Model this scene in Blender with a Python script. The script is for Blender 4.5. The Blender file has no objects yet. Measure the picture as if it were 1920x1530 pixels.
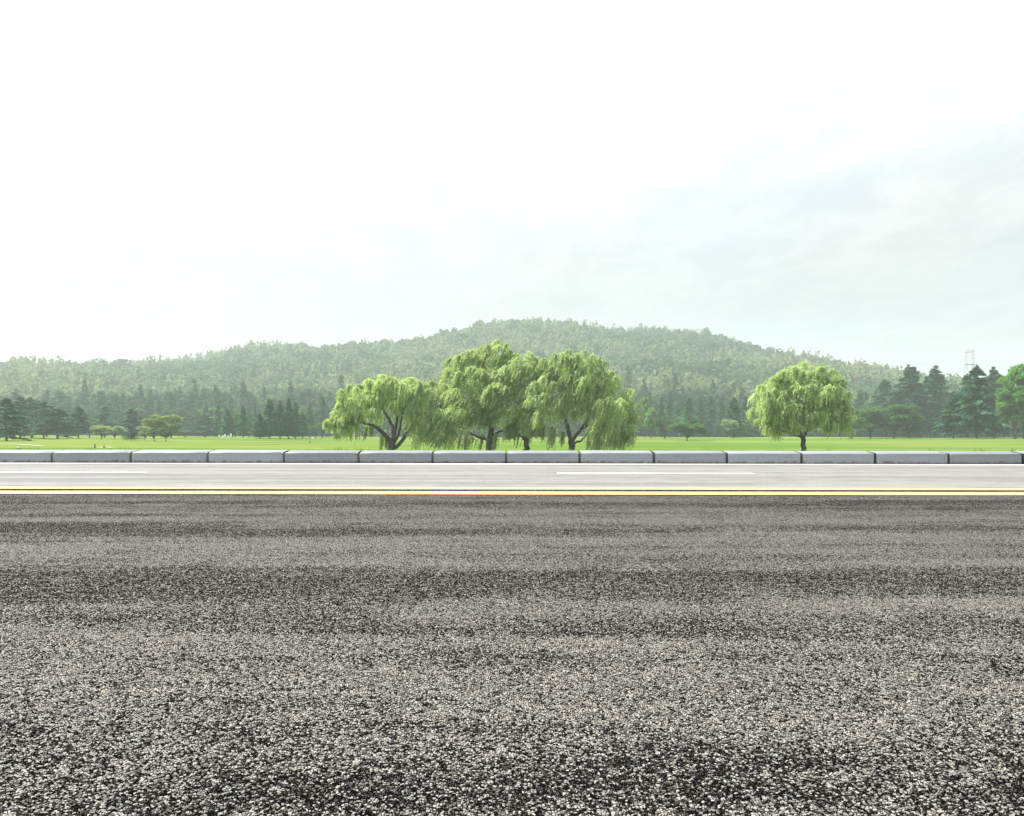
import bpy, math, random
import numpy as np
from mathutils import Vector

random.seed(7)
rng = np.random.default_rng(11)
S = bpy.context.scene
COL = S.collection
F, HZ, CX, CAMH = 1663.0, 813.0, 960.0, 0.40     # focal length and horizon measured on the photograph (its pixels), camera height in m
PI = math.pi

# ------------------------------------------------------------------ render, camera, light
S.render.engine = 'CYCLES'
S.cycles.feature_set = 'EXPERIMENTAL'
S.cycles.dicing_rate = 0.7
S.cycles.offscreen_dicing_scale = 8.0
S.cycles.use_denoising = True
S.cycles.denoiser = 'OPENIMAGEDENOISE'
S.cycles.max_bounces = 8
S.cycles.diffuse_bounces = 3
S.cycles.glossy_bounces = 2
S.cycles.transmission_bounces = 3
S.cycles.volume_bounces = 1
S.cycles.sample_clamp_indirect = 8
S.view_settings.view_transform = 'Standard'
S.view_settings.look = 'None'
S.view_settings.exposure = 1.0
S.view_settings.gamma = 1.0

cd = bpy.data.cameras.new('camera')
cam = bpy.data.objects.new('camera', cd)
COL.objects.link(cam)
cd.sensor_width = 36.0
cd.lens = 36.0 * F / 1920.0
cd.shift_y = (HZ - 765.0) / 1920.0
cd.clip_start = 0.05
cd.clip_end = 6000
cam.location = (0, 0, CAMH)
cam.rotation_euler = (math.radians(90), math.radians(-0.09), 0)
S.camera = cam

SUN_AZ, SUN_EL = math.radians(-66), math.radians(55)
sd = Vector((math.sin(SUN_AZ) * math.cos(SUN_EL), math.cos(SUN_AZ) * math.cos(SUN_EL), math.sin(SUN_EL)))
sl = bpy.data.lights.new('sun', 'SUN')
sl.energy = 5.0
sl.angle = math.radians(0.55)
sl.color = (1.0, 0.95, 0.86)
so = bpy.data.objects.new('sun', sl)
so.rotation_euler = sd.to_track_quat('Z', 'Y').to_euler()
so.location = (0, 0, 60)
COL.objects.link(so)


class NT:
    """small helper to write node trees"""
    def __init__(self, tree):
        self.t = tree
        self.t.nodes.clear()

    def n(self, kind, **kw):
        nd = self.t.nodes.new(kind)
        for k, v in kw.items():
            setattr(nd, k, v)
        return nd

    def set(self, sock, v):
        if isinstance(v, bpy.types.NodeSocket):
            self.t.links.new(v, sock)
        else:
            if isinstance(v, (tuple, list)) and len(v) == 3 and sock.type == 'RGBA':
                v = (*v, 1.0)
            sock.default_value = v

    def math(self, op, a, b=0.0, c=None, clamp=False):
        m = self.n('ShaderNodeMath', operation=op, use_clamp=clamp)
        self.set(m.inputs[0], a)
        self.set(m.inputs[1], b)
        if c is not None:
            self.set(m.inputs[2], c)
        return m.outputs[0]

    def mix(self, f, a, b, blend='MIX'):
        m = self.n('ShaderNodeMix', data_type='RGBA', blend_type=blend)
        self.set(m.inputs[0], f)
        self.set(m.inputs[6], a)
        self.set(m.inputs[7], b)
        return m.outputs[2]

    def ramp(self, v, lo, hi, a=0.0, b=1.0, smooth=True):
        m = self.n('ShaderNodeMapRange', interpolation_type='SMOOTHSTEP' if smooth else 'LINEAR')
        self.set(m.inputs[0], v)
        for i, q in zip((1, 2, 3, 4), (lo, hi, a, b)):
            self.set(m.inputs[i], q)
        return m.outputs[0]

    def mapping(self, vec, scale=(1, 1, 1), loc=(0, 0, 0), rot=(0, 0, 0)):
        m = self.n('ShaderNodeMapping')
        self.set(m.inputs[0], vec)
        m.inputs[1].default_value = loc
        m.inputs[2].default_value = rot
        m.inputs[3].default_value = scale
        return m.outputs[0]

    def noise(self, vec, scale, detail=3, rough=0.5, dist=0.0):
        m = self.n('ShaderNodeTexNoise')
        self.set(m.inputs['Vector'], vec)
        m.inputs['Scale'].default_value = scale
        m.inputs['Detail'].default_value = detail
        m.inputs['Roughness'].default_value = rough
        m.inputs['Distortion'].default_value = dist
        return m.outputs[0]


# world: physical sky with thin bright cloud
W = bpy.data.worlds.new('World')
S.world = W
W.use_nodes = True
w = NT(W.node_tree)
sky = w.n('ShaderNodeTexSky', sky_type='NISHITA', sun_disc=False)
sky.sun_elevation = SUN_EL
sky.sun_rotation = SUN_AZ
sky.altitude = 60
sky.air_density = 1.0
sky.dust_density = 2.6
sky.ozone_density = 1.2
tc = w.n('ShaderNodeTexCoord')
sep = w.n('ShaderNodeSeparateXYZ')
w.set(sep.inputs[0], tc.outputs['Generated'])
el = w.math('MAXIMUM', sep.outputs[2], 0.02)
# project the direction on a flat cloud deck so the cloud streaks flatten towards the horizon
hgt = w.math('ADD', el, 0.10)
cxy = w.n('ShaderNodeCombineXYZ')
w.set(cxy.inputs[0], w.math('DIVIDE', sep.outputs[0], hgt))
w.set(cxy.inputs[1], w.math('DIVIDE', sep.outputs[1], hgt))
c1 = w.noise(w.mapping(cxy.outputs[0], (0.9, 0.55, 1), (3.1, 1.7, 0)), 1.1, 6, 0.56, 0.35)
c2 = w.noise(w.mapping(cxy.outputs[0], (1.5, 0.8, 1), (8.1, 4.7, 2), (0, 0, 0.5)), 3.1, 6, 0.6, 0.5)
cm = w.math('ADD', w.math('MULTIPLY', c1, 0.7), w.math('MULTIPLY', c2, 0.3))
cm = w.ramp(cm, 0.38, 0.58, 0.80, 1.0)
# thin cloud is lit through: brighter towards the sun, duller away from it
dt = w.n('ShaderNodeVectorMath', operation='DOT_PRODUCT')
w.set(dt.inputs[0], tc.outputs['Generated'])
dt.inputs[1].default_value = sd
fwd = w.math('MULTIPLY_ADD', w.math('POWER', w.math('MAXIMUM', dt.outputs['Value'], 0.0), 2.0), 1.5, 1.98)
# an overcast deck gets brighter with height above the horizon
fwd = w.math('MULTIPLY', fwd, w.math('MULTIPLY_ADD', w.math('POWER', w.math('MINIMUM', el, 0.45), 1.5), 7.4, 1.0))
fwd = w.math('MULTIPLY', fwd, w.ramp(c2, 0.35, 0.65, 0.97, 1.12))
cl_ = w.n('ShaderNodeVectorMath', operation='SCALE')
cl_.inputs[0].default_value = (0.97, 0.995, 1.0)
w.set(cl_.inputs[3], fwd)
cloud = w.mix(cm, sky.outputs[0], cl_.outputs[0])
bg = w.n('ShaderNodeBackground')
w.set(bg.inputs[0], cloud)
bg.inputs[1].default_value = 0.10
wo = w.n('ShaderNodeOutputWorld')
w.t.links.new(bg.outputs[0], wo.inputs[0])


# ------------------------------------------------------------------ object helpers
def tag(o, label=None, cat=None, group=None, kind=None):
    if label: o['label'] = label
    if cat: o['category'] = cat
    if group: o['group'] = group
    if kind: o['kind'] = kind
    return o


def empty(name, loc=(0, 0, 0)):
    o = bpy.data.objects.new(name, None)
    o.location = loc
    o.empty_display_size = 0.3
    COL.objects.link(o)
    return o


def link(name, me, mat, parent=None):
    o = bpy.data.objects.new(name, me)
    if mat is not None and not me.materials:
        me.materials.append(mat)
    COL.objects.link(o)
    if parent is not None:
        o.parent = parent
    return o


def mesh_from(name, V, quads, tint=None, smooth=False):
    V = np.asarray(V, dtype=np.float32).reshape(-1, 3)
    Q = np.asarray(quads, dtype=np.int32).reshape(-1, 4)
    me = bpy.data.meshes.new(name)
    me.vertices.add(len(V))
    me.vertices.foreach_set('co', V.ravel())
    me.loops.add(Q.size)
    me.loops.foreach_set('vertex_index', Q.ravel())
    me.polygons.add(len(Q))
    me.polygons.foreach_set('loop_start', np.arange(0, Q.size, 4, dtype=np.int32))
    me.polygons.foreach_set('loop_total', np.full(len(Q), 4, dtype=np.int32))
    if smooth:
        me.polygons.foreach_set('use_smooth', np.ones(len(Q), dtype=bool))
    me.update(calc_edges=True)
    if tint is not None:
        a = me.attributes.new('tint', 'FLOAT_COLOR', 'POINT')
        T = np.ones((len(V), 4), dtype=np.float32)
        T[:, :3] = tint
        a.data.foreach_set('color', T.ravel())
    return me


def unit(a):
    return a / (np.linalg.norm(a, axis=-1, keepdims=True) + 1e-9)


def leaves(C, D, L, Wd, r=rng, flat=None):
    """one small diamond leaf face per centre C with long axis D; returns vertices (n,4,3)"""
    C = np.asarray(C, float)
    D = unit(np.asarray(D, float))
    up = r.normal(size=C.shape)
    if flat is not None:
        up = up * (1 - flat) + np.array([0, 0, 1.0]) * flat * 2
    s = unit(np.cross(D, up))
    L = np.asarray(L).reshape(-1, 1) * np.ones((len(C), 1))
    Wd = np.asarray(Wd).reshape(-1, 1) * np.ones((len(C), 1))
    return np.stack([C - D * L / 2, C + s * Wd / 2 + D * L * 0.05, C + D * L / 2, C - s * Wd / 2 + D * L * 0.05], 1)


def leaf_mesh(name, parts, tints):
    V = np.concatenate(parts).reshape(-1, 3)
    T = np.repeat(np.concatenate(tints), 4, axis=0)
    return mesh_from(name, V, np.arange(len(V)).reshape(-1, 4), T)


def tubes(paths, sides=6):
    """paths: list of (points (n,3), radii (n)); one mesh of tapered limbs"""
    VV, QQ, off = [], [], 0
    ang = np.linspace(0, 2 * PI, sides, endpoint=False)
    for P, R in paths:
        P = np.asarray(P, float)
        R = np.asarray(R, float)
        T = unit(np.gradient(P, axis=0))
        a = np.cross(T, np.array([0.31, 0.9, 0.05]))
        a = unit(a)
        b = np.cross(T, a)
        ring = P[:, None, :] + R[:, None, None] * (np.cos(ang)[None, :, None] * a[:, None, :] + np.sin(ang)[None, :, None] * b[:, None, :])
        n = len(P)
        VV.append(ring.reshape(-1, 3))
        i = np.arange(n - 1)[:, None] * sides
        j = np.arange(sides)[None, :]
        q = np.stack([i + j, i + (j + 1) % sides, i + sides + (j + 1) % sides, i + sides + j], -1).reshape(-1, 4)
        QQ.append(q + off)
        cap = [off + (n - 1) * sides + k for k in range(sides)]
        for k in range(1, sides - 2, 2):
            QQ.append(np.array([[cap[0], cap[k], cap[k + 1], cap[k + 2]]]))
        off += n * sides
    return np.concatenate(VV), np.concatenate(QQ)


def smooth_path(P, n=5):
    """Catmull-Rom resample"""
    P = np.asarray(P, float)
    if len(P) < 3:
        t = np.linspace(0, 1, n * 2)[:, None]
        return P[0] * (1 - t) + P[-1] * t
    E = np.vstack([2 * P[0] - P[1], P, 2 * P[-1] - P[-2]])
    out = []
    for i in range(1, len(E) - 2):
        p0, p1, p2, p3 = E[i - 1], E[i], E[i + 1], E[i + 2]
        for t in np.linspace(0, 1, n, endpoint=False):
            out.append(0.5 * ((2 * p1) + (-p0 + p2) * t + (2 * p0 - 5 * p1 + 4 * p2 - p3) * t * t + (-p0 + 3 * p1 - 3 * p2 + p3) * t ** 3))
    out.append(P[-1])
    return np.array(out)


def box_faces(x0, x1, y0, y1, z0, z1, off=0):
    v = [(x0, y0, z0), (x1, y0, z0), (x1, y1, z0), (x0, y1, z0), (x0, y0, z1), (x1, y0, z1), (x1, y1, z1), (x0, y1, z1)]
    q = [(0, 3, 2, 1), (4, 5, 6, 7), (0, 1, 5, 4), (1, 2, 6, 5), (2, 3, 7, 6), (3, 0, 4, 7)]
    return v, [tuple(i + off for i in f) for f in q]


def boxes(name, lst):
    V, Q = [], []
    for b in lst:
        v, q = box_faces(*b, off=len(V))
        V += v
        Q += q
    return mesh_from(name, V, Q)


def bar(p, q, r):
    """square bar between two points as tube path"""
    return (np.array([p, q], float), np.array([r, r]))


# ------------------------------------------------------------------ materials
def new_mat(name):
    m = bpy.data.materials.new(name)
    m.use_nodes = True
    return m, NT(m.node_tree)


def finish(k, bsdf, disp=None):
    o = k.n('ShaderNodeOutputMaterial')
    k.t.links.new(bsdf, o.inputs[0])
    if disp is not None:
        k.t.links.new(disp, o.inputs[2])


def principled(k, base, rough=0.6, spec=0.4, normal=None):
    b = k.n('ShaderNodeBsdfPrincipled')
    k.set(b.inputs['Base Color'], base)
    k.set(b.inputs['Roughness'], rough)
    k.set(b.inputs['Specular IOR Level'], spec)
    if normal is not None:
        k.t.links.new(normal, b.inputs['Normal'])
    return b.outputs[0]


def foliage(name, col, trans=0.45, var=0.35, warm=(1.08, 1.08, 0.6), gloss=0.0):
    m, k = new_mat(name)
    at = k.n('ShaderNodeAttribute', attribute_name='tint')
    oi = k.n('ShaderNodeObjectInfo')
    c = k.mix(1.0, col, at.outputs['Color'], 'MULTIPLY')
    f = k.math('MULTIPLY_ADD', oi.outputs['Random'], var, 1 - var / 2)
    cc = k.n('ShaderNodeVectorMath', operation='SCALE')
    k.set(cc.inputs[0], c)
    k.set(cc.inputs[3], f)
    c = cc.outputs[0]
    d = k.n('ShaderNodeBsdfDiffuse')
    k.set(d.inputs[0], c)
    t = k.n('ShaderNodeBsdfTranslucent')
    k.set(t.inputs[0], k.mix(1.0, c, warm, 'MULTIPLY'))
    mx = k.n('ShaderNodeMixShader')
    mx.inputs[0].default_value = trans
    k.t.links.new(d.outputs[0], mx.inputs[1])
    k.t.links.new(t.outputs[0], mx.inputs[2])
    if gloss:
        g = k.n('ShaderNodeBsdfGlossy')
        g.inputs['Roughness'].default_value = 0.5
        m2 = k.n('ShaderNodeMixShader')
        m2.inputs[0].default_value = gloss
        k.t.links.new(mx.outputs[0], m2.inputs[1])
        k.t.links.new(g.outputs[0], m2.inputs[2])
        mx = m2
    finish(k, mx.outputs[0])
    return m


M = {}
M['willow_leaf'] = foliage('willow leaves', (0.41, 0.525, 0.27), 0.55, 0.12, (1.08, 1.1, 0.6), 0.07)
M['cedar_leaf'] = foliage('cedar needles', (0.046, 0.122, 0.068), 0.3, 0.3)
M['cone_leaf'] = foliage('dawn redwood leaves', (0.044, 0.135, 0.062), 0.4, 0.35)
M['broad_leaf'] = foliage('broad leaves', (0.085, 0.175, 0.060), 0.42, 0.3)
M['gold_leaf'] = foliage('golden leaves', (0.22, 0.30, 0.075), 0.45, 0.15)
M['bright_leaf'] = foliage('bright leaves', (0.15, 0.30, 0.08), 0.45, 0.15)
M['pale_leaf'] = foliage('pale blossom leaves', (0.26, 0.35, 0.20), 0.4, 0.15)
M['hill_leaf'] = foliage('hillside leaves', (0.96, 1.02, 1.04), 0.35, 0.0, (1.1, 1.0, 0.8))

m, k = new_mat('bark')
tc_ = k.n('ShaderNodeTexCoord')
nz = k.noise(k.mapping(tc_.outputs['Object'], (6, 6, 1.2)), 3.0, 5, 0.65)
bp = k.n('ShaderNodeBump')
bp.inputs['Strength'].default_value = 0.8
bp.inputs['Distance'].default_value = 0.05
k.set(bp.inputs['Height'], nz)
finish(k, principled(k, k.mix(k.ramp(nz, 0.3, 0.7), (0.04, 0.035, 0.03), (0.12, 0.105, 0.088)), 0.9, 0.2, bp.outputs[0]))
M['bark'] = m


def asphalt(name, displace):
    m, k = new_mat(name)
    tc_ = k.n('ShaderNodeTexCoord')
    co = tc_.outputs['Object']
    wob = k.n('ShaderNodeTexNoise')
    k.set(wob.inputs['Vector'], co)
    wob.inputs['Scale'].default_value = 60
    ad = k.n('ShaderNodeVectorMath', operation='MULTIPLY_ADD')
    k.set(ad.inputs[0], wob.outputs['Color'])
    ad.inputs[1].default_value = (0.008, 0.008, 0.0)
    k.set(ad.inputs[2], co)
    pos = ad.outputs[0]

    def vor(scale, feature='F1'):
        v = k.n('ShaderNodeTexVoronoi', voronoi_dimensions='2D', feature=feature)
        k.set(v.inputs['Vector'], pos)
        v.inputs['Scale'].default_value = scale
        return v
    # streaks of wear running along the lanes
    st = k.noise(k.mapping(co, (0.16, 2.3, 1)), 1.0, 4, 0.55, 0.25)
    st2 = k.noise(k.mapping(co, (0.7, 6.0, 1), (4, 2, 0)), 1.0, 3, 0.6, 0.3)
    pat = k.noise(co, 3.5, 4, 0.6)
    wear_vignette = k.math('ADD', k.math('MULTIPLY', st, 0.5), k.math('ADD', k.math('MULTIPLY', st2, 0.25), k.math('MULTIPLY', pat, 0.25)))
    # wheel paths are polished bare, bitumen between; nearest strip also paints in lens vignette
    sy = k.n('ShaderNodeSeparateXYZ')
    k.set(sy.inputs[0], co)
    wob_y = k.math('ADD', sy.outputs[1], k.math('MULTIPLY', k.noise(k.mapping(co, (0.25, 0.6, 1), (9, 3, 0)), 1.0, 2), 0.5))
    wheel_vignette = k.math('COSINE', k.math('MULTIPLY', k.math('ADD', wob_y, -1.75), 4.4))
    wear_vignette = k.math('ADD', wear_vignette, k.math('MULTIPLY', wheel_vignette, 0.020))
    wear_vignette = k.ramp(wear_vignette, 0.40, 0.60)
    v1 = vor(285 if displace else 120)
    e1 = vor(285 if displace else 120, 'DISTANCE_TO_EDGE')
    v2 = vor(470)
    rnd = k.n('ShaderNodeSeparateColor')
    k.set(rnd.inputs[0], v1.outputs['Color'])
    rnd2 = k.n('ShaderNodeSeparateColor')
    k.set(rnd2.inputs[0], v2.outputs['Color'])
    dome = k.ramp(e1.outputs['Distance'], 0.03, 0.17)
    fine = k.noise(co, 700, 2, 0.6)
    # some stones sit proud and are worn bare, others stay sunk under bitumen
    bare = k.ramp(k.math('ADD', rnd.outputs[0], k.math('MULTIPLY', wear_vignette, 0.55)), 0.66, 0.80)
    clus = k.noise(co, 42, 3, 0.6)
    bare = k.ramp(k.math('ADD', rnd.outputs[0], k.math('ADD', k.math('MULTIPLY', wear_vignette, 0.50), k.math('MULTIPLY_ADD', clus, 1.0, -0.5))), 0.70, 0.84)
    small = k.math('MULTIPLY', k.ramp(rnd2.outputs[0], 0.55, 0.8), k.ramp(v2.outputs['Distance'], 0.45, 0.2))
    hgt = k.math('MULTIPLY', dome, k.math('MULTIPLY_ADD', rnd.outputs[1], 0.45, k.math('MULTIPLY_ADD', bare, 0.55, 0.1)))
    hgt = k.math('ADD', hgt, k.math('ADD', k.math('MULTIPLY', fine, 0.12), k.math('MULTIPLY', small, 0.2)))
    stone = k.mix(rnd.outputs[2], (0.052, 0.051, 0.049), (0.305, 0.294, 0.268))
    mask = k.math('MULTIPLY', bare, k.ramp(k.math('ADD', e1.outputs['Distance'], k.math('MULTIPLY_ADD', fine, 0.16, -0.08)), 0.09, 0.16))
    mask = k.math('MAXIMUM', mask, k.math('MULTIPLY', small, 0.55))
    tar = k.mix(fine, (0.002, 0.002, 0.0022), (0.006, 0.006, 0.006))
    if displace:
        col = k.mix(mask, tar, stone)
        rough = k.math('MULTIPLY_ADD', mask, -0.22, 0.85)
        d = k.n('ShaderNodeDisplacement')
        k.set(d.inputs['Height'], hgt)
        d.inputs['Midlevel'].default_value = 1.15
        d.inputs['Scale'].default_value = 0.0017
        finish(k, principled(k, col, rough, k.math('MULTIPLY_ADD', mask, 0.18, 0.0)), d.outputs[0])
        m.displacement_method = 'BOTH'
    else:
        gr_ = k.ramp(k.noise(co, 38, 3, 0.65), 0.35, 0.65, 0.8, 1.2)
        col = k.mix(k.math('MULTIPLY', k.math('MULTIPLY_ADD', mask, 0.55, 0.45), gr_, clamp=True), k.mix(wear_vignette, (0.072, 0.071, 0.069), (0.135, 0.133, 0.127)), k.mix(wear_vignette, (0.175, 0.173, 0.165), (0.252, 0.249, 0.238)))
        bp = k.n('ShaderNodeBump')
        bp.inputs['Strength'].default_value = 0.6
        bp.inputs['Distance'].default_value = 0.003
        k.set(bp.inputs['Height'], hgt)
        finish(k, principled(k, col, 0.62, 0.16, bp.outputs[0]))
    return m


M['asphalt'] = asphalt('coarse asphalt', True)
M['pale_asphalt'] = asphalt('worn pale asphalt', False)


def paint(name, col, worn):
    m, k = new_mat(name)
    tc_ = k.n('ShaderNodeTexCoord')
    n1 = k.noise(tc_.outputs['Object'], 90, 4, 0.7)
    n2 = k.noise(tc_.outputs['Object'], 5, 4, 0.6)
    f = k.ramp(k.math('ADD', k.math('MULTIPLY', n1, 0.7), k.math('MULTIPLY', n2, 0.3)), 0.57, 0.68)
    bp = k.n('ShaderNodeBump')
    bp.inputs['Strength'].default_value = 0.5
    bp.inputs['Distance'].default_value = 0.002
    k.set(bp.inputs['Height'], n1)
    finish(k, principled(k, k.mix(f, col, worn), 0.5, 0.4, bp.outputs[0]))
    return m


M['yellow'] = paint('yellow road paint', (0.62, 0.375, 0.135), (0.34, 0.22, 0.09))
M['white'] = paint('white road paint', (0.62, 0.62, 0.61), (0.4, 0.4, 0.39))
M['gutter'] = paint('pale gutter concrete', (0.66, 0.66, 0.65), (0.45, 0.45, 0.44))

m, k = new_mat('granite kerb')
tc_ = k.n('ShaderNodeTexCoord')
oi = k.n('ShaderNodeObjectInfo')
off = k.n('ShaderNodeVectorMath', operation='ADD')
k.set(off.inputs[0], tc_.outputs['Object'])
cv = k.n('ShaderNodeCombineXYZ')
k.set(cv.inputs[0], k.math('MULTIPLY', oi.outputs['Random'], 37.0))
k.set(off.inputs[1], cv.outputs[0])
co = off.outputs[0]
grain = k.noise(co, 170, 3, 0.7)
clouds_ = k.noise(co, 5, 4, 0.6)
base = k.mix(k.ramp(grain, 0.35, 0.65), (0.118, 0.139, 0.157), (0.192, 0.216, 0.238))
base = k.mix(k.ramp(clouds_, 0.35, 0.7, 0.0, 0.35), base, (0.20, 0.20, 0.20))
sp = k.n('ShaderNodeSeparateXYZ')
k.set(sp.inputs[0], tc_.outputs['Object'])
# grime splashed along the foot of the stones, ragged upper edge
gr = k.math('ADD', sp.outputs[2], k.math('MULTIPLY', k.noise(k.mapping(co, (1, 1, 0.6)), 11, 5, 0.7, 0.8), -0.16))
grime = k.ramp(gr, -0.068, -0.042, 0.75, 0.0)
kv = k.n('ShaderNodeVectorMath', operation='SCALE')
k.set(kv.inputs[0], base)
k.set(kv.inputs[3], k.math('MULTIPLY_ADD', oi.outputs['Random'], 0.35, 0.82))
base = kv.outputs[0]
spots = k.ramp(k.noise(k.mapping(co, (1, 1, 0.9), (5, 0, 0)), 16, 5, 0.7, 1.2), 0.66, 0.72, 0.0, 0.7)
base = k.mix(k.math('MAXIMUM', grime, spots), base, (0.045, 0.04, 0.035))
bp = k.n('ShaderNodeBump')
bp.inputs['Strength'].default_value = 0.5
bp.inputs['Distance'].default_value = 0.003
k.set(bp.inputs['Height'], grain)
finish(k, principled(k, base, 0.45, 0.5, bp.outputs[0]))
M['granite'] = m

m, k = new_mat('dark mortar')
tc_ = k.n('ShaderNodeTexCoord')
nz = k.noise(tc_.outputs['Object'], 60, 4, 0.7)
finish(k, principled(k, k.mix(nz, (0.02, 0.019, 0.017), (0.06, 0.057, 0.052)), 0.9, 0.2))
M['mortar'] = m

m, k = new_mat('meadow')
geo = k.n('ShaderNodeNewGeometry')
co = geo.outputs['Position']
spx = k.n('ShaderNodeSeparateXYZ')
k.set(spx.inputs[0], co)
band = k.noise(k.mapping(co, (0.012, 0.045, 0), (1.3, 0.6, 0)), 1.0, 3, 0.5, 0.6)
fineg = k.noise(k.mapping(co, (0.25, 0.6, 0)), 1.0, 5, 0.7)
blade = k.noise(co, 9, 3, 0.7)
gcol = k.mix(k.ramp(band, 0.43, 0.57), (0.052, 0.112, 0.016), (0.132, 0.158, 0.040))
gcol = k.mix(k.ramp(fineg, 0.38, 0.66, 0.0, 0.60), gcol, (0.07, 0.145, 0.018))
gcol = k.mix(k.ramp(blade, 0.3, 0.7, 0.0, 0.25), gcol, (0.22, 0.27, 0.07))
# leaf litter and bare soil under the trees at the wood's edge
edge = k.math('ADD', spx.outputs[1], k.math('MULTIPLY', k.noise(k.mapping(co, (0.03, 0.03, 0)), 1.0, 4, 0.6), 120.0))
soil = k.ramp(edge, 352, 372)
soilc = k.mix(k.noise(co, 0.6, 4, 0.6), (0.06, 0.05, 0.03), (0.16, 0.125, 0.08))
gcol = k.mix(soil, gcol, soilc)
bp = k.n('ShaderNodeBump')
bp.inputs['Strength'].default_value = 0.5
bp.inputs['Distance'].default_value = 0.06
k.set(bp.inputs['Height'], blade)
finish(k, principled(k, gcol, 1.0, 0.0, bp.outputs[0]))
M['meadow'] = m


def plain(name, a, b, scale=4.0, rough=0.7, spec=0.3):
    m, k = new_mat(name)
    tc_ = k.n('ShaderNodeTexCoord')
    nz = k.noise(tc_.outputs['Object'], scale, 4, 0.65)
    finish(k, principled(k, k.mix(nz, a, b), rough, spec))
    return m


M['forest_floor'] = plain('forest floor', (0.03, 0.04, 0.02), (0.07, 0.075, 0.04), 0.05)
M['steel'] = plain('galvanised steel', (0.22, 0.23, 0.25), (0.32, 0.33, 0.35), 0.3, 0.5)
M['wire'] = plain('aluminium wire', (0.2, 0.21, 0.22), (0.3, 0.31, 0.32), 0.3, 0.5)
M['sand'] = plain('pale sand', (0.36, 0.33, 0.24), (0.48, 0.44, 0.34), 0.6)
M['white_paint'] = plain('white painted wood', (0.7, 0.7, 0.7), (0.82, 0.82, 0.8), 3)
M['dark_metal'] = plain('dark metal', (0.04, 0.045, 0.045), (0.08, 0.08, 0.08), 8)
M['stone'] = plain('mossy boulder', (0.12, 0.15, 0.09), (0.30, 0.31, 0.26), 2.5)


# ------------------------------------------------------------------ road
def grid_mesh(name, xs, ys, z):
    X, Y = np.meshgrid(xs, ys)
    Z = np.full_like(X, z) if np.isscalar(z) else z
    V = np.stack([X, Y, Z], -1).reshape(-1, 3)
    nx, ny = len(xs), len(ys)
    i = np.arange(ny - 1)[:, None] * nx + np.arange(nx - 1)[None, :]
    Q = np.stack([i, i + 1, i + 1 + nx, i + nx], -1).reshape(-1, 4)
    return mesh_from(name, V, Q)


ROAD_X = 24.0
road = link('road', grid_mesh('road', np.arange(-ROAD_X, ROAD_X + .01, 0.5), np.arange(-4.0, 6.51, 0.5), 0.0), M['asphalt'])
tag(road, kind='structure')
md = road.modifiers.new('subdivision', 'SUBSURF')
md.subdivision_type = 'SIMPLE'
md.levels = 0
md.render_levels = 0
road.cycles.use_adaptive_subdivision = True

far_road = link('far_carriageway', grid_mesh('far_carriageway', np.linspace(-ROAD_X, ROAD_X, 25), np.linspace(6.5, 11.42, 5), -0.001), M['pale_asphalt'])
tag(far_road, kind='structure')


def strip(name, x0, x1, y0, y1, z, mat, parent):
    nx = max(2, int((x1 - x0) / 0.05))
    xs = np.linspace(x0, x1, nx)
    r = np.random.default_rng(int(abs(x0 * 7 + y0 * 31)))
    w0 = np.convolve(r.normal(size=nx + 8), np.ones(9) / 9, 'valid') * 0.008
    w1 = np.convolve(r.normal(size=nx + 8), np.ones(9) / 9, 'valid') * 0.008
    lo = np.stack([xs, y0 + w0, np.full(nx, z)], 1)
    hi = np.stack([xs, y1 + w1, np.full(nx, z)], 1)
    i = np.arange(nx - 1)
    Q = np.stack([i, i + 1, i + 1 + nx, i + nx], 1)
    return link(name, mesh_from(name, np.vstack([lo, hi]), Q), mat, parent)


strip('yellow_line', -ROAD_X, ROAD_X, 5.78, 6.07, 0.004, M['yellow'], road)
strip('yellow_line', -ROAD_X, ROAD_X, 6.30, 6.515, 0.004, M['yellow'], road)
for i in range(-3, 4):
    x0 = 0.455 + 6.13 * i
    strip('lane_dash', x0, x0 + 1.98, 8.86, 9.02, 0.003, M['white'], far_road)
gut = link('gutter_strip', grid_mesh('gutter_strip', np.linspace(-ROAD_X, ROAD_X, 40), np.linspace(11.42, 11.80, 3), 0.003), M['gutter'])
tag(gut, kind='structure')

# ------------------------------------------------------------------ kerb
KY = 11.77
joints = [97, 245, 389, 532, 672, 811, 949, 1087, 1226, 1363, 1503, 1641, 1779, 1918]
jx = [(p - CX) / F * KY for p in joints]
jx = [jx[0] - 2.08, jx[0] - 1.04] + jx + [jx[-1] + 0.985, jx[-1] + 1.97]
kerb_labels = [
    'grey granite kerb stone left of the frame edge, second before the first full joint',
    'grey kerb stone cut by the left picture edge, below the dark cedars',
    'grey kerb stone with a smudged foot, below the pale small trees on the left',
    'grey kerb stone below the two golden round trees',
    'grey kerb stone below the white posts and blossoming shrubs',
    'clean grey kerb stone below the tall redwoods at the left of the willows',
    'grey kerb stone directly under the forked trunk of the multi-stemmed willow',
    'grey kerb stone between the forked willow and the tallest willow, beneath drooping strands',
    'grey kerb stone spanning from the tallest willow trunk to the slim willow trunk',
    'grey kerb stone below the trunk of the right-hand willow of the cluster',
    'grey kerb stone just right of the willow cluster, under open meadow',
    'stained grey kerb stone below the low spreading tree and above the right lane dash',
    'grimy grey kerb stone ending at the trunk of the lone round willow',
    'grey kerb stone starting just right of the lone round willow trunk',
    'grey kerb stone with brown blotches below the spreading dark pines',
    'heavily grimed grey kerb stone below the tall cedars at the right',
    'grey kerb stone at the right picture edge under the tall bright green tree']


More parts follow.
